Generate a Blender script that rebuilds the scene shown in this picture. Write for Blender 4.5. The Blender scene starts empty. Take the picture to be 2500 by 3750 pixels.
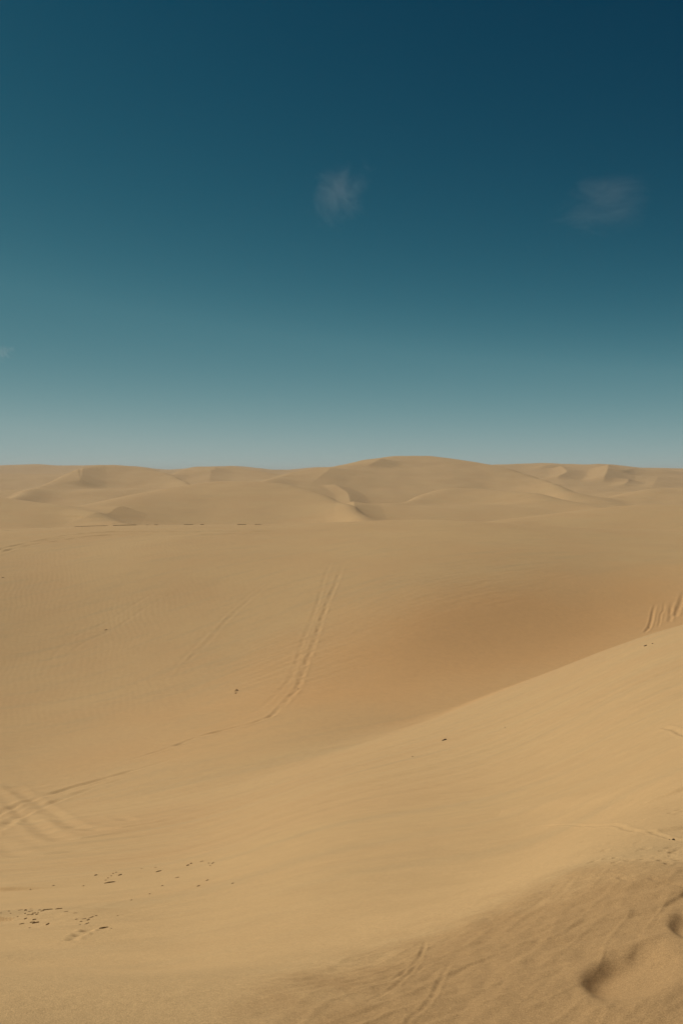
import bpy, math, random
import numpy as np
from mathutils import Vector

# ------------------------------------------------------------------ camera, sky, sun, exposure
EYE = 1.65                                  # eye height above the sand under the photographer
PITCH = math.radians(-2.2)
FPX = 3646.0                                # focal length in photo pixels (35 mm on a 24x36 frame)
SUN_AZ = math.radians(-56)                  # from the view direction, negative = left
SUN_EL = math.radians(46)

sc = bpy.context.scene
cam_d = bpy.data.cameras.new('camera')
cam_d.sensor_fit = 'VERTICAL'; cam_d.sensor_height = 36.0; cam_d.sensor_width = 24.0; cam_d.lens = 35.0
cam_d.clip_start = 0.05; cam_d.clip_end = 60000
cam = bpy.data.objects.new('camera', cam_d)
sc.collection.objects.link(cam)
cam.location = (0, 0, EYE)
cam.rotation_euler = (math.radians(90) + PITCH, 0, 0)
sc.camera = cam

world = bpy.data.worlds.new("World"); sc.world = world; world.use_nodes = True
wt = world.node_tree; wt.nodes.clear()
sky = wt.nodes.new('ShaderNodeTexSky'); sky.sky_type = 'NISHITA'; sky.sun_disc = False
sky.sun_elevation = SUN_EL; sky.sun_rotation = SUN_AZ
sky.altitude = 300; sky.air_density = 1.0; sky.dust_density = 0.4; sky.ozone_density = 3.0
SKY_GRADE = ((1.12, 3.60), (0.77, 1.79), (0.62, 1.26))   # (gain, power) of red, green, blue
SKY_MAX = 0.76
def wmath(op, a, b):
    n = wt.nodes.new('ShaderNodeMath'); n.operation = op
    for i, v in enumerate((a, b)):
        if hasattr(v, 'links'): wt.links.new(v, n.inputs[i])
        else: n.inputs[i].default_value = v
    return n.outputs[0]
sep = wt.nodes.new('ShaderNodeSeparateColor'); comb = wt.nodes.new('ShaderNodeCombineColor')
wt.links.new(sky.outputs[0], sep.inputs[0])
if SKY_GRADE[0][1] != 1.0:
    lum = wmath('SQRT', wmath('MULTIPLY', sep.outputs[0], sep.outputs[1]), 0.0)
    lum = wmath('MULTIPLY', lum, 0.1)
    lum = wmath('ADD', wmath('MINIMUM', lum, 0.44), wmath('MULTIPLY', wmath('MAXIMUM', wmath('SUBTRACT', wmath('MINIMUM', lum, SKY_MAX), 0.44), 0.0), 0.5))
    tcw = wt.nodes.new('ShaderNodeTexCoord'); sxyz = wt.nodes.new('ShaderNodeSeparateXYZ')
    wt.links.new(tcw.outputs['Generated'], sxyz.inputs[0])
    lum = wmath('MULTIPLY', lum, wmath('ADD', 1.0, wmath('MULTIPLY', sxyz.outputs[0], 0.12)))
    # dusty air low over the desert, thinning within a few degrees of height
    hz = wmath('POWER', 2.718, wmath('MULTIPLY', wmath('ABSOLUTE', sxyz.outputs[2], 0.0), -20.0))
    lum = wmath('ADD', wmath('MULTIPLY', lum, wmath('SUBTRACT', 1.0, wmath('MULTIPLY', hz, 0.75))), wmath('MULTIPLY', hz, 0.61))
    for i, (g, p) in enumerate(SKY_GRADE):
        wt.links.new(wmath('MULTIPLY', wmath('POWER', lum, p), g * 10), comb.inputs[i])
else:
    for i in range(3): wt.links.new(sep.outputs[i], comb.inputs[i])
bg = wt.nodes.new('ShaderNodeBackground'); bg.inputs[1].default_value = 0.1
wo = wt.nodes.new('ShaderNodeOutputWorld')
wt.links.new(comb.outputs[0], bg.inputs[0]); wt.links.new(bg.outputs[0], wo.inputs[0])

sun_d = bpy.data.lights.new('sun', 'SUN'); sun_d.energy = 3.6; sun_d.angle = math.radians(0.55)
sun_d.color = (1.0, 0.94, 0.84)
sun = bpy.data.objects.new('sun', sun_d); sc.collection.objects.link(sun)
sdir = Vector((math.sin(SUN_AZ) * math.cos(SUN_EL), math.cos(SUN_AZ) * math.cos(SUN_EL), math.sin(SUN_EL)))
sun.rotation_euler = sdir.to_track_quat('Z', 'Y').to_euler()
sun.location = (0, 0, 60)

sc.view_settings.view_transform = 'Standard'; sc.view_settings.look = 'None'
sc.view_settings.exposure = 0.0; sc.view_settings.gamma = 1.0

# ------------------------------------------------------------------ noise
def _hash(ix, iy, seed):
    h = (ix.astype(np.int64) * 374761393 + iy.astype(np.int64) * 668265263 + seed * 974711) & 0xffffffff
    h = ((h ^ (h >> 13)) * 1274126177) & 0xffffffff
    h = h ^ (h >> 16)
    return h.astype(np.float64) / 4294967295.0

def noise(x, y, seed=0):                    # gradient noise, about -0.7 .. 0.7
    x0 = np.floor(x); y0 = np.floor(y); fx = x - x0; fy = y - y0
    ix = x0.astype(np.int64); iy = y0.astype(np.int64)
    u = fx * fx * fx * (fx * (fx * 6 - 15) + 10); v = fy * fy * fy * (fy * (fy * 6 - 15) + 10)
    def g(dx, dy):
        a = _hash(ix + dx, iy + dy, seed) * 2 * np.pi
        return np.cos(a) * (fx - dx) + np.sin(a) * (fy - dy)
    n0 = g(0, 0) * (1 - u) + g(1, 0) * u
    n1 = g(0, 1) * (1 - u) + g(1, 1) * u
    return n0 * (1 - v) + n1 * v

def fbm(x, y, oct=3, seed=0):
    s = 0; a = 1.0
    for k in range(oct):
        s = s + a * noise(x * 2 ** k, y * 2 ** k, seed + 17 * k); a *= 0.5
    return s

def sstep(a, b, x):
    t = np.clip((x - a) / (b - a), 0, 1); return t * t * (3 - 2 * t)

def smax(a, b, k):
    h = np.clip(0.5 + 0.5 * (a - b) / k, 0, 1)
    return b * (1 - h) + a * h + k * h * (1 - h)

# ------------------------------------------------------------------ from a view angle and a distance to a place
def angles(px, py):
    u = (px - 1250.0) / FPX; v = (1875.0 - py) / FPX
    dy = math.cos(PITCH) - v * math.sin(PITCH); dz = math.sin(PITCH) + v * math.cos(PITCH)
    az = math.atan2(u, dy); return az, dz / math.hypot(u, dy)

def pchip(xk, yk, x):
    xk = np.array(xk, float); yk = np.array(yk, float)
    h = np.diff(xk); d = np.diff(yk) / h; m = np.zeros(len(xk))
    for i in range(1, len(xk) - 1):
        if d[i - 1] * d[i] > 0:
            w1 = 2 * h[i] + h[i - 1]; w2 = h[i] + 2 * h[i - 1]
            m[i] = (w1 + w2) / (w1 / d[i - 1] + w2 / d[i])
    m[0] = d[0]; m[-1] = d[-1]
    i = np.clip(np.searchsorted(xk, x) - 1, 0, len(xk) - 2)
    t = (x - xk[i]) / h[i]; tc = np.clip(t, 0, 1)
    y = (yk[i] * (1 + 2 * tc) * (1 - tc) ** 2 + h[i] * m[i] * tc * (1 - tc) ** 2 +
         yk[i + 1] * tc * tc * (3 - 2 * tc) + h[i] * m[i + 1] * tc * tc * (tc - 1))
    y = y + np.where(t < 0, m[0] * (x - xk[0]), 0) + np.where(t > 1, m[-1] * (x - xk[-1]), 0)
    return y

def gsm(a, s, axis):
    n = int(3 * s) + 1; k = np.exp(-0.5 * (np.arange(-n, n + 1) / s) ** 2); k /= k.sum()
    pad = [(0, 0), (0, 0)]; pad[axis] = (n, n)
    b = np.pad(a, pad, mode='reflect', reflect_type='odd')
    out = np.zeros_like(a)
    for j, w in enumerate(k):
        sl = [slice(None), slice(None)]; sl[axis] = slice(j, j + a.shape[axis]); out += w * b[tuple(sl)]
    return out

TA = np.linspace(-0.62, 0.62, 249); TR = np.linspace(math.log(1.2), math.log(400), 900)
RR = np.exp(TR)
class Slope:
    """a dune flank surveyed as profiles: columns of (view height, distance), smoothed into one surface"""
    def __init__(self, cols, before, after, scale=None, sr=9, sa=9):
        azs = []; prof = []
        for px, pts in cols:
            s = 1.0 if scale is None else np.interp(px, *scale)
            rs = []; zs = []
            for py, r in pts:
                az, t = angles(px, py); rs.append(r * s); zs.append(r * s * t)
            r0, z0 = rs[0], zs[0]; r1, z1 = rs[-1], zs[-1]
            rs2, zs2 = before(r0, z0); rs3, zs3 = after(r1, z1, px)
            azs.append(angles(px, 2400)[0]); prof.append(pchip(rs2 + rs + rs3, zs2 + zs + zs3, RR))
        prof = np.array(prof); azs = np.array(azs)
        tab = np.empty((len(TA), len(TR)))
        tc = np.clip(TA, azs[0], azs[-1])
        for j in range(len(TR)):
            tab[:, j] = pchip(azs, prof[:, j], tc)
        self.t = gsm(gsm(tab, sr, 1), sa, 0)
    def __call__(self, az, r):
        a = (np.clip(az, TA[0], TA[-1]) - TA[0]) / (TA[1] - TA[0]); b = (np.clip(np.log(r), TR[0], TR[-1]) - TR[0]) / (TR[1] - TR[0])
        i = np.clip(a.astype(int), 0, len(TA) - 2); j = np.clip(b.astype(int), 0, len(TR) - 2)
        fa = a - i; fb = b - j; t = self.t
        return (t[i, j] * (1 - fa) * (1 - fb) + t[i + 1, j] * fa * (1 - fb) + t[i, j + 1] * (1 - fa) * fb + t[i + 1, j + 1] * fa * fb)

# the near slope the photographer stands on, running down into the bowl
near_cols = [
 (-700, [(3750,2.95),(3550,4.7),(3390,8.2),(3280,13.2),(3150,24),(3070,38),(2990,56),(2930,68)]),
 (0,    [(3750,2.9),(3550,4.6),(3390,8),(3280,13),(3150,24),(3070,38),(2990,56),(2930,68)]),
 (600,  [(3750,2.85),(3550,4.3),(3380,7),(3240,12),(3120,22),(3010,37),(2930,53),(2870,65)]),
 (1250, [(3750,2.8),(3560,3.45),(3400,4.6),(3200,7.6),(3040,13),(2900,24.5),(2800,43),(2740,66)]),
 (1800, [(3750,2.75),(3560,3.25),(3380,3.95),(3200,6.8),(3000,12.7),(2850,22),(2700,38.6),(2600,56.8),(2535,80)]),
 (2200, [(3750,2.72),(3560,3.15),(3230,4.05),(3000,8.9),(2800,16.4),(2600,29),(2480,50),(2392,88)]),
 (2500, [(3750,2.7),(3560,3.05),(3270,3.8),(3080,4.9),(2880,7.9),(2650,17.4),(2450,32),(2300,101)]),
 (3200, [(3750,2.65),(3560,3.1),(3270,4),(3050,5),(2800,7.2),(2550,14),(2330,38),(2180,110)])]
def near_after(r1, z1, px):
    dr = np.interp(px, [0, 600, 1250, 1800, 2500], [0.02, 0.05, 0.26, 0.34, 0.36])
    return [r1 + 12, r1 + 40, r1 + 400], [z1 - 12 * dr, z1 - 40 * dr, z1 - 60]
NEAR = Slope(near_cols, lambda r, z: ([0.4, 1.3], [-1.65, -1.63]), near_after)
# the far wall of the bowl, up to the long crest with the wheel tracks
wall_cols = [
 (-700, [(2950,68),(2820,78),(2680,89),(2520,101),(2370,113),(2220,126),(2100,141),(2010,160),(1945,185)]),
 (0,    [(2930,70),(2800,80),(2650,91),(2500,103),(2350,115),(2200,128),(2080,143),(1990,162),(1932,185)]),
 (600,  [(2870,64),(2750,74),(2600,86),(2450,98),(2300,110),(2150,123),(2030,138),(1960,158),(1914,182)]),
 (1100, [(2760,62),(2650,70),(2520,80),(2400,89),(2280,98),(2160,108),(2050,121),(1970,140),(1913,168)]),
 (1500, [(2650,62),(2550,69),(2430,76),(2360,79),(2290,82),(2200,87),(2100,96),(1990,115),(1895,152)]),
 (1900, [(2540,60),(2460,66),(2380,70),(2320,72.5),(2260,75),(2180,79),(2100,85),(2010,97),(1914,130)]),
 (2250, [(2440,60),(2360,66),(2300,69),(2240,71.5),(2180,74.5),(2110,79),(2040,88),(1932,125)]),
 (2500, [(2360,60),(2290,65),(2220,69),(2160,72),(2100,77),(2020,88),(1945,120)]),
 (3200, [(2300,60),(2230,65),(2180,69),(2120,72),(2070,77),(2000,88),(1930,120)])]
WALL = Slope(wall_cols, lambda r, z: ([0.4, r * 0.6], [z - 2.0 - 0.02 * r, z - 0.03 * r]),
             lambda r, z, px: ([r + 10, r + 35, r + 400], [z - 0.5, z - 4.5, z - 70]),
             scale=([0, 600, 1100, 1500, 1900, 2250, 2500], [.95, .95, 1.0, 1.12, 1.3, 1.45, 1.55]))

# the dunes beyond: crest as seen (view x, view y), its distance, foot slopes in front and behind, roundness
crests = [
 # long low crest on the right behind the bowl wall
 ([(1500,1960),(1750,1922),(1860,1905),(1950,1893),(2050,1880),(2200,1861),(2300,1853),(2400,1849),(2500,1851),(2900,1858)], 255, .11, .12, 30),
 # dark flank at the left
 ([(-600,1815),(-200,1812),(0,1822),(100,1835),(200,1850),(260,1862),(400,1905),(600,1960)], 270, .14, .14, 22),
 # broad ridge in the middle left
 ([(100,1900),(300,1852),(446,1822),(560,1800),(700,1776),(770,1764),(900,1760),(1000,1766),(1100,1784),(1180,1808),(1260,1850),(1340,1895),(1500,1950)], 370, .13, .13, 30),
 # ridge in front of the big dune
 ([(1150,1945),(1250,1905),(1300,1886),(1350,1866),(1420,1852),(1476,1838),(1522,1816),(1580,1802),(1640,1793),(1750,1789),(1900,1799),(2000,1819),(2090,1838),(2170,1857),(2400,1900)], 400, .15, .15, 20),
 # right shoulder
 ([(1900,1900),(2100,1850),(2250,1815),(2350,1800),(2450,1790),(2600,1785),(3000,1800)], 470, .12, .12, 35),
 # big dune under the skyline
 ([(900,1790),(1000,1752),(1100,1724),(1200,1711),(1260,1701),(1300,1691),(1330,1681),(1400,1675),(1450,1671),(1500,1668),(1550,1668),(1620,1673),(1680,1684),(1750,1696),(1800,1704),(1850,1715),(1900,1729),(1980,1752),(2080,1790),(2300,1850)], 620, .13, .16, 30),
 # left hill with a bright saddle
 ([(0,1850),(130,1790),(200,1757),(250,1739),(300,1725),(350,1709),(400,1701),(450,1704),(500,1709),(560,1716),(610,1727),(660,1750),(720,1790),(850,1850)], 560, .14, .14, 28),
 ([(480,1800),(600,1748),(660,1722),(720,1710),(800,1708),(850,1707),(900,1715),(960,1724),(1050,1745),(1200,1800)], 700, .13, .14, 28),
 ([(-500,1740),(0,1737),(100,1735),(200,1737),(280,1750),(400,1790)], 720, .12, .12, 28),
 # skyline
 ([(-600,1700),(-200,1708),(0,1706),(60,1702),(150,1700),(200,1703),(350,1703),(430,1705),(520,1709),(600,1718),(700,1714),(780,1708),(860,1707),(950,1714),(1010,1721),(1060,1721),(1130,1713),(1240,1707),(1350,1712),(1500,1715)], 1000, .10, .1, 40),
 ([(1500,1735),(1700,1712),(1800,1703),(1900,1701),(2000,1697),(2100,1699),(2165,1700),(2182,1697),(2230,1701),(2290,1707),(2350,1713),(2450,1725),(2500,1731),(2700,1738),(3000,1725)], 850, .09, .1, 60),
]
CR = []
for pts, dist, sf, sb, w in crests:
    az = []; zz = []; gg = []
    for px, py in pts:
        g = 1 - min(.40, .0026 * (py - min(q[1] for q in pts)))          # the low ends of a crest run towards the viewer
        a, t = angles(px, py); az.append(a); zz.append(dist * g * t); gg.append(g)
    ga = np.linspace(-.6, .6, 1201)
    gz = pchip(np.array(az), np.array(zz), np.clip(ga, az[0], az[-1]))
    gq = pchip(np.array(az), np.array(gg), np.clip(ga, az[0], az[-1])); sg = 9 if dist < 600 else 5
    CR.append((ga, gsm((gz / gq)[:, None], sg, 0)[:, 0], gsm(gq[:, None], sg, 0)[:, 0], dist, sf, sb, w))

def crest_height(c, az, r, x, y):
    azk, zk, gk, dist, sf, sb, w = c
    wob = 0.10 * dist * noise(az * 3.2 + dist, az * 0 + 3.3, 5) + 0.02 * dist * noise(az * 13 + dist, az * 0 + 1.3, 6)
    rc = dist * np.interp(az, azk, gk) + wob
    zc = np.interp(az, azk, zk) * rc / dist
    d = r - rc
    sl = np.where(d < 0, sf, sb)
    return zc - sl * (np.sqrt(d * d + w * w) - w)

def base_height(x, y):
    """dune field without the small marks; z relative to the eye"""
    r = np.hypot(x, y); az = np.arctan2(x, y)
    r = np.maximum(r, 0.3)
    side = sstep(0.50, 0.75, np.abs(az))
    azc = np.clip(az, -0.6, 0.6)
    n = NEAR(azc, r); m = WALL(azc, r)
    k = np.interp(azc, [-0.33, -0.15, 0.0, 0.12, 0.33], [4.0, 3.0, 1.2, 0.25, 0.15])
    z = smax(n, m, k)
    # dunes beyond
    far = -20 + 3.0 * fbm(x / 160, y / 160, 2, 3) - 6 * sstep(900, 3000, r)
    for c in CR:
        far = smax(far, crest_height(c, azc, r, x, y), 3.0)
    amp = sstep(190, 420, r)
    z = smax(z, far - 40 * sstep(192, 128, r), 0.8)
    z = z + amp * (1.1 * fbm(x / 70 + 5, y / 95, 2, 11) + 0.75 * fbm(x / 24, y / 34, 2, 12)) * sstep(1600, 700, r)
    # away from the surveyed sector the field goes on as plain dunes
    rest = -1.65 - 9 * sstep(6, 90, r) + 7 * sstep(10, 120, r) * fbm(x / 120 + 9, y / 120, 3, 21)
    z = z * (1 - side) + rest * side
    return z

def place(px, py, f=None, r0=2.0, r1=1300):
    """the spot on the sand seen at this point of the view"""
    az, t = angles(px, py)
    r = np.exp(np.linspace(math.log(r0), math.log(r1), 6000))
    z = (f or base_height)(np.sin(az) * r, np.cos(az) * r)
    i = int(np.argmax(z >= r * t)); 
    if i == 0: i = len(r) - 1
    return math.sin(az) * r[i], math.cos(az) * r[i]

def smooth_poly(pts, n=6):
    p = [np.array(q, float) for q in pts]
    p = [2 * p[0] - p[1]] + p + [2 * p[-1] - p[-2]]
    out = []
    for i in range(1, len(p) - 2):
        for k in range(n):
            t = k / n
            out.append(0.5 * ((2 * p[i]) + (-p[i-1] + p[i+1]) * t + (2*p[i-1] - 5*p[i] + 4*p[i+1] - p[i+2]) * t*t + (-p[i-1] + 3*p[i] - 3*p[i+1] + p[i+2]) * t**3))
    out.append(p[-2]); return np.array(out)

def dist_poly(x, y, P):
    """distance, signed side (+ = right of travel) and position 0..1 along a polyline"""
    best = np.full(x.shape, 1e9); sd = np.zeros(x.shape); al = np.zeros(x.shape)
    n = len(P) - 1
    for i in range(n):
        a = P[i]; b = P[i + 1]; ex, ey = b - a; L2 = ex * ex + ey * ey + 1e-12
        t = np.clip(((x - a[0]) * ex + (y - a[1]) * ey) / L2, 0, 1)
        dx = x - a[0] - t * ex; dy = y - a[1] - t * ey
        d = np.hypot(dx, dy); m = d < best
        best = np.where(m, d, best); sd = np.where(m, (ex * -dy + ey * dx), sd); al = np.where(m, (i + t) / n, al)
    return best, np.sign(sd), al

class Mark:
    def __init__(self, pix, kind, **kw):
        self.P = smooth_poly([place(*q) for q in pix], kw.pop('n', 4)); self.kind = kind; self.k = kw
        self.reach = kw.get('reach', 3 * max(kw.get('w', 0.3), kw.get('wl', 0), kw.get('wr', 0)))
    def apply(self, x, y, z):
        P = self.P; R = self.reach
        m = (x > P[:, 0].min() - R) & (x < P[:, 0].max() + R) & (y > P[:, 1].min() - R) & (y < P[:, 1].max() + R)
        if not m.any(): return
        xs = x[m]; ys = y[m]; d, s, al = dist_poly(xs, ys, P); k = self.k
        taper = sstep(0, k.get('t0', 0.12), al) * sstep(0, k.get('t1', 0.12), 1 - al)
        if self.kind == 'rut':
            w = k['w']; jit = 0.62 + k.get('rough', 1.5) * noise(xs * 0.8 / w * 0.25, ys * 0.8 / w * 0.25, 31)
            dz = k['h'] * jit * (-np.exp(-(d / w) ** 2) + 0.45 * np.exp(-((d - 2.0 * w) / (0.8 * w)) ** 2))
        elif self.kind == 'ridge':                      # uneven crest: steep on one side, long on the other
            wd = np.where(s > 0, k['wr'], k['wl'])
            dz = k['h'] * np.clip(1 - d / wd, 0, 1) ** k.get('p', 1.3)
        elif self.kind == 'swell':
            w0 = 1.5 * max(k['wl'], k['wr']); wd = k['wl'] + (k['wr'] - k['wl']) * sstep(-w0, w0, s * d)
            dz = k['h'] * np.exp(-(d / wd) ** 2)
        z[m] += dz * taper

V = lambda pts, kind, **kw: Mark(pts, kind, **kw)
marks = []
# wheel tracks down the bowl wall
marks += [
 V([(1262,2050),(1245,2095),(1228,2143),(1206,2191),(1187,2239),(1171,2287),(1155,2335),(1136,2389),(1120,2427),(1104,2472),(1088,2517),(1059,2552),(1028,2587),(996,2619),(948,2638),(900,2654),(750,2692),(620,2738),(500,2775),(380,2812)], 'rut', w=0.196, h=0.062, t1=.12),
 V([(1225,2040),(1205,2080),(1187,2121),(1171,2179),(1155,2230),(1136,2281),(1117,2325),(1104,2357),(1091,2408),(1075,2446),(1059,2485),(1020,2530),(960,2585),(900,2625),(760,2665),(620,2705)], 'rut', w=0.184, h=0.031, t1=.4),
 V([(1060,2091),(985,2145),(917,2195),(860,2243),(813,2291),(757,2354),(690,2418),(640,2480),(606,2538)], 'rut', w=0.230, h=0.026, t0=.3, t1=.4),
 V([(1020,2100),(950,2150),(885,2200),(825,2250),(775,2300),(715,2364),(650,2430),(600,2490),(566,2548)], 'rut', w=0.230, h=0.016, t0=.3, t1=.4),
 V([(717,2099),(622,2147),(510,2203),(399,2275),(279,2330),(210,2386),(160,2458),(130,2540)], 'rut', w=0.230, h=0.021, t0=.3, t1=.4),
 V([(740,2120),(640,2170),(535,2225),(430,2297),(310,2352),(240,2408),(190,2480)], 'rut', w=0.230, h=0.021, t0=.3, t1=.4),
 # dark pair leaving at the left
 V([(-120,3030),(-50,3002),(0,2979),(46,2956),(109,2933),(172,2910),(258,2888),(344,2862),(450,2832),(600,2790),(750,2740)], 'rut', w=0.253, h=0.088, t0=.01, t1=.35),
 V([(-120,3095),(-50,3060),(0,3036),(34,3012),(69,2991),(115,2970),(155,2954),(200,2938),(287,2906),(400,2868),(520,2833),(700,2775)], 'rut', w=0.253, h=0.088, t0=.01, t1=.35),
 # loop of the turning car
 V([(10,2860),(40,2879),(75,2904),(120,2930),(166,2959),(212,2988),(247,3016),(298,3034),(356,3038),(436,3034),(517,3022),(603,3005),(689,2982),(804,2950),(900,2925)], 'rut', w=0.299, h=0.078, rough=.8, t1=.3),
 V([(-60,2870),(0,2907),(46,2959),(86,2988),(138,3028),(189,3062),(247,3077),(321,3071),(402,3057),(488,3042),(603,3022),(720,2994),(850,2960)], 'rut', w=0.299, h=0.078, rough=.8, t1=.3),
 V([(-50,3060),(17,3103),(69,3128),(143,3131),(218,3123),(275,3108),(360,3095)], 'rut', w=0.276, h=0.046, rough=.8, t0=.2, t1=.3),
 V([(402,2975),(459,3000),(545,2998),(640,2980),(760,2945),(900,2905)], 'rut', w=0.230, h=0.046, rough=.8, t0=.2, t1=.3),
 # tracks along the crest
 V([(-150,2060),(0,2012),(80,1992),(200,1969),(264,1959),(327,1954),(379,1951),(487,1949),(615,1949),(700,1949),(810,1945),(953,1944),(1065,1941),(1130,1939)], 'rut', w=0.391, h=0.114, t0=.01, t1=.2),
 V([(-150,2075),(0,2024),(80,2004),(160,1989),(296,1969),(391,1961),(487,1958),(678,1958),(850,1956),(1000,1950),(1130,1945)], 'rut', w=0.391, h=0.088, t0=.01, t1=.2),
 V([(-50,1948),(60,1941),(200,1933),(330,1925),(420,1920),(520,1919)], 'rut', w=0.391, h=0.094, t0=.2, t1=.2),
 # spinning wheels on the steep side at the right
 V([(2403,2206),(2395,2222),(2388,2247),(2384,2270),(2376,2295),(2365,2310),(2354,2318)], 'rut', w=0.13, h=0.100, rough=.3, t0=.4),
 V([(2432,2200),(2429,2216),(2427,2236),(2417,2253),(2414,2277),(2406,2301)], 'rut', w=0.10, h=0.050, rough=.3, t0=.4),
 V([(2463,2198),(2456,2222),(2454,2243),(2453,2263),(2446,2282)], 'rut', w=0.16, h=0.075, rough=.3, t0=.4),
 V([(2512,2150),(2497,2182),(2490,2209),(2482,2229),(2475,2247),(2467,2263)], 'rut', w=0.20, h=0.110, rough=.3, t0=.4),
 # narrow furrows on the near sand
 V([(1180,3675),(1250,3648),(1338,3625),(1433,3597),(1497,3553),(1545,3497),(1557,3441)], 'rut', rough=.5, w=.007, h=.0045, t0=.3, n=6),
 V([(1300,3700),(1393,3649),(1455,3612),(1510,3560),(1553,3500)], 'rut', rough=.5, w=.007, h=.003, t0=.3, n=6),
 V([(1480,3765),(1513,3728),(1569,3681),(1601,3617),(1641,3545),(1680,3505)], 'rut', rough=.5, w=.008, h=.004, t0=.1, t1=.4, n=6),
 V([(1650,3440),(1700,3415),(1760,3378),(1856,3354),(1943,3298),(2015,3262)], 'swell', wl=.10, wr=.05, h=.012, t0=.3, t1=.3),
 V([(2050,3258),(2111,3250),(2160,3238),(2207,3234),(2262,3236),(2290,3246),(2330,3250)], 'rut', rough=.5, w=.010, h=.006, n=6),
 V([(2380,3240),(2398,3250),(2440,3258),(2520,3275)], 'rut', rough=.5, w=.010, h=.006, t1=.01),
 V([(1930,3033),(1983,3031),(2111,3027),(2286,3039),(2382,3051),(2446,3071),(2520,3086)], 'rut', rough=.5, w=.014, h=.008, t1=.01),
 V([(2420,2665),(2460,2673),(2495,2685),(2540,2700)], 'rut', rough=.5, w=.04, h=.03, t1=.01),
 # long swells that band the near slope
 V([(1150,3420),(1400,3370),(1700,3320),(1950,3245),(2150,3215),(2350,3220),(2600,3250)], 'swell', wl=.22, wr=.22, h=.022, t0=.4, t1=.01, n=3),
 V([(1300,3110),(1600,3070),(1900,3020),(2100,2995),(2300,3000),(2600,3030)], 'swell', wl=.35, wr=.35, h=.020, t0=.4, t1=.01, n=3),
 V([(1500,3045),(1700,3000),(1900,2960),(2150,2925),(2350,2900),(2600,2870)], 'swell', wl=.55, wr=.35, h=.045, t0=.4, t1=.01, n=3),
 V([(0,3265),(150,3240),(300,3222),(450,3208),(700,3178),(900,3160)], 'swell', wl=1.0, wr=.6, h=.05, t0=.01, t1=.4, n=3),
 V([(-100,3372),(0,3362),(120,3352),(250,3352),(360,3362),(470,3385)], 'swell', wl=.25, wr=.6, h=.05, t0=.01, t1=.4, n=3),
 V([(345,3395),(300,3420),(265,3440),(238,3465)], 'rut', w=.03, h=.016, t1=.4),
 # crests on the distant dunes
 V([(1205,1775),(1250,1800),(1280,1838),(1297,1862),(1303,1880)], 'ridge', wl=9, wr=5.5, h=1.30),
 V([(2226,1716),(2224,1728),(2220,1745),(2208,1770)], 'ridge', wl=18, wr=14, h=3.25, t0=.05),
 V([(2050,1716),(2062,1724),(2074,1738),(2060,1748),(2035,1758)], 'ridge', wl=14, wr=12, h=2.25, t0=.05),
 V([(2302,1762),(2296,1772),(2280,1782)], 'ridge', wl=10, wr=10, h=1.50),
 V([(463,1866),(420,1876),(340,1893),(250,1906)], 'ridge', wl=8, wr=9, h=0.90, t0=.05, t1=.5),
 V([(1400,1684),(1385,1694),(1360,1706),(1335,1712)], 'ridge', wl=12, wr=12, h=1.50, t1=.4),
 V([(335,1713),(305,1724),(285,1731),(255,1735)], 'ridge', wl=12, wr=12, h=1.50, t1=.3),
 V([(790,1716),(785,1728),(770,1750),(762,1770)], 'ridge', wl=14, wr=14, h=1.50, t1=.5),
 V([(1215,1716),(1195,1738),(1160,1762),(1120,1785)], 'ridge', wl=14, wr=14, h=1.30, t1=.5),
 V([(2330,1718),(2300,1728),(2270,1738)], 'ridge', wl=12, wr=14, h=1.30),
 V([(2025,1704),(2000,1710),(1970,1716)], 'ridge', wl=10, wr=12, h=1.20),
 V([(2410,1745),(2400,1765),(2385,1790)], 'ridge', wl=16, wr=14, h=1.00),
]

# prints sunk in the sand: (view x, view y, half length, half width, heading, depth)
prints = []
def add_print(px, py, a, b, rot, dep): 
    x, y = place(px, py); prints.append((x, y, a, b, rot, dep))
add_print(2310, 3580, .20, .125, 1.2, .054)
add_print(2375, 3490, .07, .055, .9, .010)
add_print(2560, 3400, .16, .085, 1.45, .036)
rnd = random.Random(4)
for i in range(46):
    px = rnd.triangular(2000, 2560, 2480); py = rnd.triangular(3075, 3205, 3170)
    add_print(px, py, rnd.uniform(.022, .045), rnd.uniform(.014, .022), rnd.uniform(.2, 1.0), rnd.uniform(.003, .008))
for px, py in [(2310,2950),(2358,2953),(2376,2962),(2340,2968),(2412,2964),(2312,2967),(2450,2972),(2490,2980),(2485,2995),(2460,2992),(2400,2948),(2285,2955),(2235,2962),(2515,2985)]:
    add_print(px, py, rnd.uniform(.03, .05), rnd.uniform(.02, .03), rnd.uniform(.2, 1.0), rnd.uniform(.005, .010))
for i in range(34):
    add_print(rnd.uniform(1650, 2350), rnd.triangular(2960, 3120, 3080), rnd.uniform(.03, .06), rnd.uniform(.02, .03), rnd.uniform(.2, 1.0), rnd.uniform(.002, .004))

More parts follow.
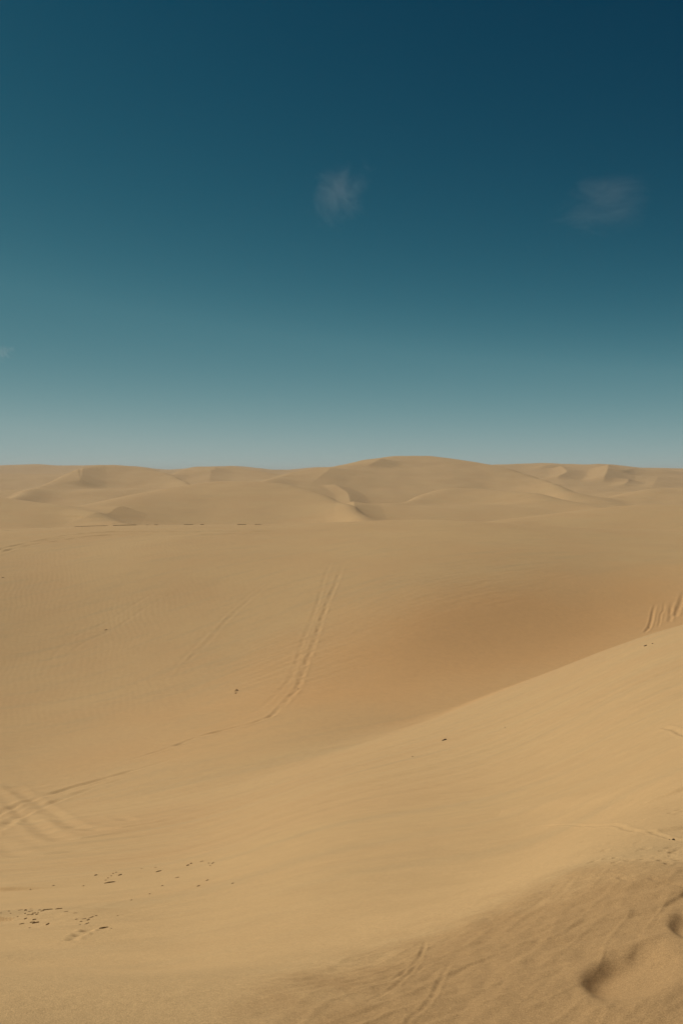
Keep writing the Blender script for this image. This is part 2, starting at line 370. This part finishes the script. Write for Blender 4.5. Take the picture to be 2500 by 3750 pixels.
CREASE = np.array([1.0, 0.75]); CREASE = CREASE / np.linalg.norm(CREASE)      # the fall line runs across this
def detail(x, y, z):
    r = np.hypot(x, y); az = np.arctan2(x, y)
    inn = sstep(0.9, 0.6, np.abs(az))
    # rippled, wind-cut sand just before the camera, more to the right
    wx = x + .35 * noise(x * 1.1, y * 1.1, 41); wy = y + .35 * noise(x * 1.1 + 9, y * 1.1, 42)
    m = sstep(1.08, .85, np.sqrt(((x - .85) / 1.15) ** 2 + ((y - 2.6) / 1.7) ** 2) + .18 * noise(x * 1.5, y * 1.5, 40))
    z += m * .010 + m * .011 * np.abs(noise(wx * 2.6 + wy, wy * 4.0, 44)) - m * .005 * (1 - np.abs(noise(wx * 5.5, wy * 7.5, 45)) * 3).clip(0, 1)
    for (cx, cy, pa, pb, ro, de) in prints[:3]: m = m * sstep(.7, 1.5, np.hypot(x - cx, y - cy) / (.5 * pa + .5 * pb))
    f1 = .62 * x + .78 * y; f2 = .78 * x - .62 * y + .10 * noise(x * 2.2, y * 2.2, 48)
    z += m * .0026 * (1 - np.abs(noise(f1 * .9, f2 * 3.6, 49)) * 9).clip(0, 1) + m * .0024 * (1 - np.abs(noise(f1 * 1.6, f2 * 7.5, 55)) * 8).clip(0, 1)
    z += m * (.0035 * noise(x * 14, y * 20, 46) + .0015 * noise(x * 30, y * 44, 47))
    # combed ripples at the left
    m2 = sstep(-.6, -1.5, x + .6 * noise(x, y, 50)) * sstep(3.9, 4.8, r) * sstep(10.0, 8.2, r)
    ph = (y * 1.0 + .12 * x + .25 * noise(x * .9, y * .9, 51)) * 2 * np.pi / .17
    z += m2 * .006 * np.sin(ph) * (0.5 + 1.3 * noise(x * 1.5, y * 1.5, 52))
    z += sstep(14, 9, r) * .011 * fbm(x * 1.1 + .4 * y, y * 1.1, 3, 53)
    # torn crust at the left: small scarps slanting down the slope
    az2 = sstep(-.14, -.22, az) * sstep(7.0, 7.8, r) * sstep(10.5, 9.2, r)
    z += az2 * .022 * np.clip(noise((x * .95 - y * .2) * 5.0, (x * .2 + y * .95) * .9, 90) + .1 * noise(x * 14, y * 14, 91), 0, .3)
    # long faint lines sweeping along the near slope
    c = x * CREASE[0] + y * CREASE[1]; p = x * CREASE[1] - y * CREASE[0]
    mm = sstep(9, 22, r) * sstep(110, 80, r) * sstep(0.03, -0.02, WALL(np.clip(az, -.6, .6), r) - NEAR(np.clip(az, -.6, .6), r))
    cw = c + 3 * noise(c / 30, p / 30, 60)
    z += mm * (.085 * noise(cw * .05, p * .42, 61) + .045 * noise(cw * .05, p * 1.1, 62) + .012 * noise(cw * .08, p * 3.0, 63))
    # ripples on the bowl wall, left part
    mw = sstep(74, 90, r) * sstep(175, 150, r) * sstep(-.05, -.2, az + .05 * noise(x / 12, y / 12, 70))
    ph = (x + .25 * y + 1.1 * noise(x / 7, y / 7, 71) + .25 * noise(x / 1.6, y / 1.6, 73)) * 2 * np.pi / .62
    z += mw * .0045 * np.sin(ph) * (.7 + 1.2 * noise(x / 15, y / 15, 72))
    z += sstep(60, 80, r) * sstep(240, 200, r) * (.05 * fbm(x / 9, y / 9, 3, 74) + .22 * fbm(x / 34, y / 34, 2, 75))
    # small sand slides on the steep part
    ms = np.exp(-((az - .13) / .13) ** 2) * np.exp(-((r - (95 + 95 * az)) / 12) ** 2)
    qa = (x * .80 + y * .60); qb = (x * .60 - y * .80)
    z += ms * .028 * noise(qb * 1.9 + .5 * noise(x, y, 80), qa * .22, 81)
    ms2 = np.exp(-((az + .05) / .07) ** 2) * np.exp(-((r - 88) / 9) ** 2)
    z += ms2 * .042 * noise((x * .5 - y * .85) * 1.6, (x * .85 + y * .5) * .3, 82)

def height(x, y):
    x = np.asarray(x, float); y = np.asarray(y, float)
    z = base_height(x, y)
    detail(x, y, z)
    for m in marks: m.apply(x, y, z)
    for (cx, cy, a, b, rot, dep) in prints:
        R = 3.2 * a; m = (np.abs(x - cx) < R) & (np.abs(y - cy) < R)
        if m.any():
            dx = x[m] - cx; dy = y[m] - cy; ca, sa_ = math.cos(rot), math.sin(rot)
            p = (dx * ca + dy * sa_) / a; q = (-dx * sa_ + dy * ca) / b
            # uneven outline; the heel-side lip is steep, the floor ramps up on the other side
            w_ = 1 + .10 * noise(p * 1.3 + cx * 9, q * 1.3, 33); d = np.sqrt(p * p + q * q) * w_
            u = (.83 * dx - .56 * dy) / math.sqrt(a * b)
            z[m] += dep * (-np.exp(-(d / .95) ** 5) * np.clip(.62 - .60 * u, .0, 1.25) + .14 * np.exp(-((d - 1.3) / .35) ** 2) * (0.8 + .5 * u.clip(-1, 1)))
    return z + EYE

# ------------------------------------------------------------------ the ground as one sheet
QUALITY = 1.0
na = int(1150 * QUALITY)
A = np.concatenate([np.linspace(-math.pi, -.42, 90)[:-1], np.linspace(-.42, .42, na), np.linspace(.42, math.pi, 90)[1:]])
def seg(a, b, n): return np.exp(np.linspace(math.log(a), math.log(b), int(n * QUALITY) + 1)[:-1])
R_ = np.concatenate([seg(.25, 2.2, 30), seg(2.2, 14, 620), seg(14, 62, 300), seg(62, 200, 880), seg(200, 1150, 520), seg(1150, 2400, 60), [2400.]])
AA, RG = np.meshgrid(A, R_)
X = np.sin(AA) * RG; Y = np.cos(AA) * RG
Z = height(X, Y)
Z -= (np.clip(RG - 1200, 0, None)) * 0.012       # the field falls away beyond the skyline
nr, nc = X.shape
co = np.empty((nr * nc, 3), np.float32); co[:, 0] = X.ravel(); co[:, 1] = Y.ravel(); co[:, 2] = Z.ravel()
idx = np.arange(nr * nc, dtype=np.int32).reshape(nr, nc)
q = np.stack([idx[:-1, :-1], idx[:-1, 1:], idx[1:, 1:], idx[1:, :-1]], -1).reshape(-1, 4)[:, ::-1]
def big_mesh(name, co, q):
    me = bpy.data.meshes.new(name)
    me.vertices.add(len(co)); me.vertices.foreach_set('co', co.ravel())
    me.loops.add(q.size); me.loops.foreach_set('vertex_index', np.ascontiguousarray(q).ravel().astype(np.int32))
    me.polygons.add(len(q)); me.polygons.foreach_set('loop_start', np.arange(0, q.size, 4, dtype=np.int32))
    me.polygons.foreach_set('loop_total', np.full(len(q), 4, np.int32))
    me.polygons.foreach_set('use_smooth', np.ones(len(q), bool))
    me.update(calc_edges=True); return me
cap = big_mesh('ground', co, q)

# ------------------------------------------------------------------ sand
def sand_material(name, base, dark, grain=1.0, coarse_shade=None):
    m = bpy.data.materials.new(name); m.use_nodes = True; t = m.node_tree; N = t.nodes; L = t.links
    b = N['Principled BSDF']; b.inputs['Roughness'].default_value = .95
    b.inputs['Specular IOR Level'].default_value = .12
    tc = N.new('ShaderNodeTexCoord')
    def nz(scale, detail=2, rough=.55):
        n = N.new('ShaderNodeTexNoise'); n.inputs['Scale'].default_value = scale
        n.inputs['Detail'].default_value = detail; n.inputs['Roughness'].default_value = rough
        L.new(tc.outputs['Object'], n.inputs['Vector']); return n.outputs[0]
    def mr(src, a, b_, c, d):
        r = N.new('ShaderNodeMapRange'); L.new(src, r.inputs[0])
        for i, v in enumerate((a, b_, c, d)): r.inputs[i + 1].default_value = v
        return r.outputs[0]
    def mul(a, b_):
        r = N.new('ShaderNodeMath'); r.operation = 'MULTIPLY'; L.new(a, r.inputs[0]); L.new(b_, r.inputs[1]); return r.outputs[0]
    f1 = mr(nz(.09, 3), .35, .65, 0, 1)
    mx = N.new('ShaderNodeMix'); mx.data_type = 'RGBA'; L.new(f1, mx.inputs[0])
    mx.inputs[6].default_value = (*base, 1); mx.inputs[7].default_value = (*dark, 1)
    if coarse_shade:                                  # long bands of greyer, coarser grains combed along the slopes by the wind
        m3 = N.new('ShaderNodeMapping'); m3.vector_type = 'TEXTURE'; L.new(tc.outputs['Object'], m3.inputs[0])
        m3.inputs['Rotation'].default_value = (0, 0, .55); m3.inputs['Scale'].default_value = (9, 1.1, 60)
        n3 = N.new('ShaderNodeTexNoise'); n3.inputs['Scale'].default_value = 1; n3.inputs['Detail'].default_value = 4; n3.inputs['Roughness'].default_value = .5; n3.inputs['Distortion'].default_value = .3
        L.new(m3.outputs[0], n3.inputs['Vector'])
        g6 = mr(n3.outputs[0], .50, .70, 0.0, .55)
        c3 = N.new('ShaderNodeMix'); c3.data_type = 'RGBA'; L.new(g6, c3.inputs[0]); L.new(mx.outputs[2], c3.inputs[6]); c3.inputs[7].default_value = (.445, .305, .150, 1); mx = c3
    g1 = mr(nz(260, 2, .7), .25, .75, 1 - .34 * grain, 1 + .34 * grain)
    g2 = mr(nz(45, 3, .7), .25, .75, 1 - .08 * grain, 1 + .08 * grain)
    g3 = mr(nz(2.2, 4, .65), .25, .75, 1 - .05 * grain, 1 + .05 * grain)
    v = mul(mul(g1, g2), g3)
    if coarse_shade:                                  # coarser, browner sand on the wind-cut near slope, with its shade painted in
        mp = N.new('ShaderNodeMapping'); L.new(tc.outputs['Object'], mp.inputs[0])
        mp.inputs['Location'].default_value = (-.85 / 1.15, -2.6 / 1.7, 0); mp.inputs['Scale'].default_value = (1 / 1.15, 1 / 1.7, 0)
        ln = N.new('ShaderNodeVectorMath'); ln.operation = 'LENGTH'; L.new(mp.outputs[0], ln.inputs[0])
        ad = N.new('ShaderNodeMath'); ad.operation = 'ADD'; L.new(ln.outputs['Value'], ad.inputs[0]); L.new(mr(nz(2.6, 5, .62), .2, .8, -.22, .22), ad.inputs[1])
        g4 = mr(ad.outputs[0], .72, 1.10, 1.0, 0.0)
        cm = N.new('ShaderNodeMix'); cm.data_type = 'RGBA'; L.new(g4, cm.inputs[0]); L.new(mx.outputs[2], cm.inputs[6]); cm.inputs[7].default_value = (*coarse_shade, 1); mx = cm
        # redder sand lies in the deep of the bowl
        m2 = N.new('ShaderNodeMapping'); L.new(tc.outputs['Object'], m2.inputs[0]); ca, sa = math.cos(.62), math.sin(.62)
        m2.vector_type = 'TEXTURE'; m2.inputs['Location'].default_value = (16, 92, 0); m2.inputs['Rotation'].default_value = (0, 0, .62); m2.inputs['Scale'].default_value = (40, 15, 1e6)
        l2 = N.new('ShaderNodeVectorMath'); l2.operation = 'LENGTH'; L.new(m2.outputs[0], l2.inputs[0])
        a2 = N.new('ShaderNodeMath'); a2.operation = 'ADD'; L.new(l2.outputs['Value'], a2.inputs[0]); L.new(mr(nz(.10, 3, .55), .25, .75, -.2, .2), a2.inputs[1])
        g5 = mr(a2.outputs[0], .35, 1.15, 1.0, 0.0)
        c2 = N.new('ShaderNodeMix'); c2.data_type = 'RGBA'; L.new(g5, c2.inputs[0]); L.new(mx.outputs[2], c2.inputs[6]); c2.inputs[7].default_value = (.55, .318, .134, 1); mx = c2
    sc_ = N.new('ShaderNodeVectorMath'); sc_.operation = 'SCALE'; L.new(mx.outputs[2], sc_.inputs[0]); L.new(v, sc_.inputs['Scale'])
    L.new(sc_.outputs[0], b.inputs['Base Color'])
    bp = N.new('ShaderNodeBump'); bp.inputs['Strength'].default_value = .5; bp.inputs['Distance'].default_value = .002
    L.new(nz(220, 3, .75), bp.inputs['Height']); 
    bp2 = N.new('ShaderNodeBump'); bp2.inputs['Strength'].default_value = .22; bp2.inputs['Distance'].default_value = .02
    L.new(nz(14, 4, .6), bp2.inputs['Height']); L.new(bp.outputs[0], bp2.inputs['Normal'])
    L.new(bp2.outputs[0], b.inputs['Normal'])
    return m
SAND = sand_material('sand', (.512, .334, .156), (.498, .315, .146), coarse_shade=(.388, .238, .106))
CRUST = sand_material('shade-darkened sand crust', (.34, .215, .10), (.27, .17, .08))  # sand colour darkened so the loose pieces carry their shadow
STONE = sand_material('dark stone', (.09, .065, .04), (.06, .045, .03))
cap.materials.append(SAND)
ground = bpy.data.objects.new('ground', cap); sc.collection.objects.link(ground); ground['kind'] = 'structure'


# ------------------------------------------------------------------ loose pieces on the sand
def clod_mesh(name, L, W, T, seed, slab=False, mat=None, back=0.0):
    """broken piece of crust: a jagged slab or lump, long axis x, standing a little proud of the sand"""
    rn = random.Random(seed); import bmesh
    bm = bmesh.new(); bmesh.ops.create_icosphere(bm, subdivisions=3, radius=1)
    for v in bm.verts:
        p = v.co.copy()
        n = float(noise(np.array([p.x * 1.6 + seed]), np.array([p.y * 1.6 + p.z * 1.3]), seed)[0])
        n2 = float(noise(np.array([p.x * 4 + seed]), np.array([p.y * 4 + p.z * 3.1]), seed + 5)[0])
        k = 1 + .55 * n + .22 * n2
        z = p.z * k
        if slab: z = max(-.6, min(.62 + .25 * n2, z * 1.5))
        v.co = (p.x * k * L / 2, p.y * k * W / 2 + back * p.z * T, z * T / 2)
    me = bpy.data.meshes.new(name); bm.to_mesh(me); bm.free()
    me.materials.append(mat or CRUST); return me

def put(name, me, px, py, rz, label, cat, group=None, sink=.3, T=.02, tilt=0.0, at=None):
    x, y = at or place(px, py)
    o = bpy.data.objects.new(name, me); sc.collection.objects.link(o)
    e = .04; xs = np.array([x, x + e, x]); ys = np.array([y, y, y + e]); h = height(xs, ys)
    nrm = Vector((-(h[1] - h[0]) / e, -(h[2] - h[0]) / e, 1)).normalized()
    o.rotation_mode = 'QUATERNION'
    from mathutils import Quaternion
    o.rotation_quaternion = Vector((0, 0, 1)).rotation_difference(nrm) @ Quaternion((0, 0, 1), rz) @ Quaternion((1, 0, 0), tilt)
    o.location = Vector((x, y, float(h[0]))) + nrm * (T * (.5 - sink))
    o['label'] = label; o['category'] = cat
    if group: o['group'] = group
    return o

def scale_at(px, py):                       # metres per photo pixel on the sand there
    x, y = place(px, py); return math.hypot(x, y) / FPX

rnd = random.Random(11)
band = [(34,3359,9),(50,3349,7),(62,3350,7),(75,3354,10),(95,3354,14),(93,3363,10),(115,3349,8),(118,3367,12),(126,3362,14),(136,3367,14),
 (126,3377,14),(119,3383,14),(95,3375,10),(82,3387,12),(146,3354,12),(156,3356,10),(132,3385,14),(108,3400,12),(176,3353,16),(105,3366,9),(40,3364,9),
 (112,3357,10),(141,3361,10),(66,3371,7),(3,3364,9)]
for i, (px, py, sz) in enumerate(band):
    m = scale_at(px, py); L = sz * m * rnd.uniform(.9, 2.0); T = sz * m * rnd.uniform(.22, .40)
    me = clod_mesh('sand_clod', L, sz * m * .45, T, 100 + i, slab=i % 3 == 0)
    put('sand_clod', me, px, py, rnd.uniform(.7, 1.5), 'small dark clod of sand crust in the crowded heap at lower left', 'clod', 'broken crust clods heaped at the lower left edge', T=T)
band2 = [(308,3372,14),(298,3380,14),(290,3388,14),(324,3375,14),(339,3367,12),(353,3364,12),(319,3385,12),(280,3375,10),(330,3369,10)]
for i, (px, py, sz) in enumerate(band2):
    m = scale_at(px, py); L = sz * m * rnd.uniform(1.6, 2.6); T = sz * m * rnd.uniform(.22, .38)
    me = clod_mesh('sand_clod', L, sz * m * .4, T, 200 + i, slab=i % 2 == 0)
    put('sand_clod', me, px, py, rnd.uniform(1.2, 1.5), 'dark crust clod in the slanting row right of the lower left heap', 'clod', 'crust clods in a slanting row', T=T)
single = [
 (217,3352,24,'long thin crust lip bridging the lower left heap and the slanting row'),
 (242,3359,14,'flat dark flake of crust just right of the long crust lip'),
 (277,3362,13,'round dark crust clod alone between the crust lip and the slanting row'),
 (175,3390,16,'dark crust clod alone below the heap at lower left, with a shadowed tail'),
 (379,3399,24,'long slim crust clod aslant below the right end of the band'),
 (406,3400,12,'small dark crust clod at the lower right end of the clod band'),
 (432,3359,8,'tiny crust crumb alone right of the slanting row of clods'),
 (352,3219,13,'dark crust clod at the left end of the upper sand ledge'),
 (440,3215,13,'short dark crust clod on the upper ledge, left of its middle'),
 (581,3199,19,'largest dark crust clod, standing upright below the upper ledge'),
 (700,3171,13,'upper clod of the touching pair on the upper ledge'),
 (688,3177,14,'lower clod of the touching pair on the upper ledge'),
 (740,3161,12,'flat dark crust flake right of the touching pair of clods'),
 (571,3184,10,'thin dark flake of crust just above the largest upright clod'),
 (519,3189,8,'tiny dark crumb left of the flake above the upright clod'),
 (650,3214,15,'flat crust flake below the touching pair, on the faint lower line'),
 (727,3245,12,'slim crust clod well below the touching pair, pointing up right'),
 (759,3224,12,'pale slim crust piece below the scattered bits on the upper ledge'),
 (595,3244,10,'small crust clod below the largest upright clod'),
 (549,3275,9,'small dark crumb lowest on the slope under the upright clod'),
 (852,3235,10,'lone dark crumb furthest right on the lower slope'),
 (403,3233,24,'long slanting crust sliver under the left half of the upper ledge'),
 (306,3246,9,'small dark crumb at the far left below the upper ledge'),
 (482,3295,9,'faint crust crumb lowest of all between the upper ledge and the clod band'),
 (111,3260,8,'small dark crumb on the sand ledge near the left edge, above the heap'),
 (197,3250,8,'small dark crumb on the ledge, right of the one near the left edge'),
]
for i, (px, py, sz, lab) in enumerate(single):
    m = scale_at(px, py); fl = 'flake' in lab or 'lip' in lab; L = sz * m * (1.0 if fl else 1.9); T = sz * m * (.22 if sz > 18 or fl else .33)
    me = clod_mesh('sand_clod', L, sz * m * (.3 if sz > 18 and px != 581 else .45), T, 300 + i, slab='flake' in lab or 'lip' in lab)
    put('sand_clod', me, px, py, .15 if fl else (1.0 if sz == 24 else rnd.uniform(1.25, 1.5)), lab, 'clod', T=T)
bits = [(765,3166),(778,3166),(770,3172),(782,3163),(415,3213),(426,3209),(408,3218),(396,3222),(388,3226)]
for i, (px, py) in enumerate(bits):
    m = scale_at(px, py); L = 7 * m; me = clod_mesh('sand_crumb', L, L * .5, L * .4, 400 + i)
    left = px < 600
    put('sand_crumb', me, px, py, rnd.uniform(0, 1.2), ('tiny crumb strewn beside the short clod on the upper ledge' if left else 'tiny crumb just right of the flat flake on the upper ledge'), 'crumb',
        'crumbs on the left half of the ledge' if left else 'crumbs right of the flat flake', T=L * .4)

def crest_spot(px):
    az = angles(px, 1915)[0]; r = np.linspace(120, 230, 1200)
    z = WALL(np.full(r.shape, az), r); k = int(np.argmax(z / r)); return math.sin(az) * (r[k] - .6), math.cos(az) * (r[k] - .6)

def stone(px, py, sz, flat, lab, seed, name='stone', cat='stone'):
    m = scale_at(px, py); L = sz * m
    me = clod_mesh(name, L, L * .7, L * flat, seed, mat=STONE); put(name, me, px, py, .6, lab, cat, T=L * flat, sink=.2)
stone(2465, 3078, 11, .7, 'small nearly black stone on the right edge just under a furrow', 500)
stone(2449, 3079, 4, .6, 'tiny black pebble beside the black stone at the right edge', 501, 'pebble', 'pebble')
stone(1629, 2713, 12, .5, 'lone dark stone in the middle of the smooth near slope', 502)
stone(1622, 2715, 8, .5, 'flat small stone touching the lone stone on its left', 503)
stone(2362, 2368, 13, .3, 'flat dark stone near the right end of the near crest', 504)
stone(2388, 2361, 5, .6, 'tiny pebble just right of the flat stone near the crest', 505, 'pebble', 'pebble')
stone(1848, 2666, 4, .6, 'tiny dark pebble on the smooth near slope right of the lone stone', 506, 'pebble', 'pebble')
stone(1510, 2772, 5, .5, 'tiny pebble on the near slope below left of the lone stone', 507, 'pebble', 'pebble')

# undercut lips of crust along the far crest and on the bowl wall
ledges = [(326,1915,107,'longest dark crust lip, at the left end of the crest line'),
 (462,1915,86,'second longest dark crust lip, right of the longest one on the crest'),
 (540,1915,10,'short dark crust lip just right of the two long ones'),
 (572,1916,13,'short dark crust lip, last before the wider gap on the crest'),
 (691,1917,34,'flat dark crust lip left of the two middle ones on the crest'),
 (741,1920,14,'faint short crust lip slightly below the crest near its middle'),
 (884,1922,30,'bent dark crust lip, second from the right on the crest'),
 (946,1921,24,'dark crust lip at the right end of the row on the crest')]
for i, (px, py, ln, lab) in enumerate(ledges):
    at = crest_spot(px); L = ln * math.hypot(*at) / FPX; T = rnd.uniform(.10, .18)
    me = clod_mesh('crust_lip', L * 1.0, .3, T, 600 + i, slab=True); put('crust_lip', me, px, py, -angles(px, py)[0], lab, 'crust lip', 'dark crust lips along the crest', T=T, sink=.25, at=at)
for i, (px, py, ln, rz, lab) in enumerate([(867, 2522, 9, .2, 'short dark crust block on the bowl wall, upper of the small cluster'),
   (867, 2526, 17, .1, 'long crust lip right under the short block on the bowl wall'),
   (864, 2535, 9, .7, 'slanting crust piece lowest in the cluster on the bowl wall'),
   (388, 2308, 11, .4, 'dark crust piece alone on the rippled left part of the bowl wall'),
   (12, 2116, 9, .4, 'dark crust piece high on the bowl wall at the left edge'),
   (1092, 2519, 5, .5, 'crust piece beside the lower end of the wheel track on the bowl wall'),
   (2374, 2298, 10, 1.1, 'dark crust piece in the leftmost rut on the steep side')]):
    m = scale_at(px, py); L = ln * m * .8
    me = clod_mesh('crust_piece', L, L * .4, .08, 650 + i, slab=True); put('crust_piece', me, px, py, rz, lab, 'crust piece', T=.08, sink=.2)

# ------------------------------------------------------------------ thin clouds, far above the dunes
def cloud(px, py, wpx, hpx, tilt, seed, dens, alt, label):
    az, t = angles(px, py); t = t
    dist = alt / t; x = math.sin(az) * dist; y = math.cos(az) * dist
    k = math.hypot(dist, alt) / FPX
    import bmesh
    bm = bmesh.new(); bmesh.ops.create_icosphere(bm, subdivisions=4, radius=1)
    me = bpy.data.meshes.new('cloud'); bm.to_mesh(me); bm.free()
    o = bpy.data.objects.new('cloud', me); sc.collection.objects.link(o)
    o.location = (x, y, alt + EYE); o.scale = (wpx * k / 2, hpx * k / 2, hpx * k / 2); o.rotation_euler = (0, tilt, -az)
    m = bpy.data.materials.new('thin cloud'); m.use_nodes = True; tr = m.node_tree; tr.nodes.clear(); N = tr.nodes; Lk = tr.links
    tc = N.new('ShaderNodeTexCoord')
    mp = N.new('ShaderNodeMapping'); Lk.new(tc.outputs['Object'], mp.inputs[0]); mp.vector_type = 'TEXTURE'; mp.inputs['Location'].default_value = (seed * 3.7, seed, 0); mp.inputs['Rotation'].default_value = (0, .65, 0); mp.inputs['Scale'].default_value = (1.15, 1, .85)
    n1 = N.new('ShaderNodeTexNoise'); n1.inputs['Scale'].default_value = 2.1; n1.inputs['Detail'].default_value = 7; n1.inputs['Roughness'].default_value = .76
    n1.inputs['Distortion'].default_value = .5
    Lk.new(mp.outputs[0], n1.inputs['Vector'])
    ln = N.new('ShaderNodeVectorMath'); ln.operation = 'LENGTH'; Lk.new(tc.outputs['Object'], ln.inputs[0])
    fall = N.new('ShaderNodeMapRange'); fall.interpolation_type = 'SMOOTHSTEP'; Lk.new(ln.outputs['Value'], fall.inputs[0])
    for i, v in enumerate((.1, 1.0, .13, -.20)): fall.inputs[i + 1].default_value = v
    ad = N.new('ShaderNodeMath'); ad.operation = 'ADD'; Lk.new(n1.outputs[0], ad.inputs[0]); Lk.new(fall.outputs[0], ad.inputs[1])
    mr = N.new('ShaderNodeMapRange'); Lk.new(ad.outputs[0], mr.inputs[0])
    for i, v in enumerate((.545, .76, 0, dens)): mr.inputs[i + 1].default_value = v
    pv = N.new('ShaderNodeVolumePrincipled'); Lk.new(mr.outputs[0], pv.inputs['Density']); pv.inputs['Color'].default_value = (.9, .9, .92, 1)
    pv.inputs['Anisotropy'].default_value = .2
    out = N.new('ShaderNodeOutputMaterial'); Lk.new(pv.outputs[0], out.inputs['Volume'])
    me.materials.append(m)
    o['label'] = label; o['category'] = 'cloud'; o['group'] = 'thin wisps of cloud in the clear sky'
cloud(1245, 715, 430, 480, .25, 1, .0008, 1500, 'faint ragged wisp of cloud in the middle of the blue sky')
cloud(2220, 755, 720, 400, -.1, 4, .00055, 1500, 'wide thin veil of cloud high at the right side of the sky')
cloud(8, 1292, 180, 130, .1, 9, .0032, 900, 'small pale wisp of cloud low at the left edge of the sky')

# ------------------------------------------------------------------ dusty air over the dunes
HAZE = 0.00030
import bmesh
zlo = float(Z.min()) - 1.0; zhi = max(float(Z.max()), EYE) + 2.0
bm = bmesh.new(); bmesh.ops.create_cube(bm, size=1)
for v in bm.verts: v.co = (v.co.x * 5000, v.co.y * 5000, zlo if v.co.z < 0 else zhi)
hm = bpy.data.meshes.new('haze'); bm.to_mesh(hm); bm.free()
hz_ = bpy.data.objects.new('haze', hm); sc.collection.objects.link(hz_); hz_['kind'] = 'stuff'
m = bpy.data.materials.new('dusty air'); m.use_nodes = True; m.node_tree.nodes.clear()
pv = m.node_tree.nodes.new('ShaderNodeVolumePrincipled'); pv.inputs['Density'].default_value = HAZE; pv.inputs['Color'].default_value = (.96, .93, .87, 1)
ou = m.node_tree.nodes.new('ShaderNodeOutputMaterial'); m.node_tree.links.new(pv.outputs[0], ou.inputs['Volume']); hm.materials.append(m)
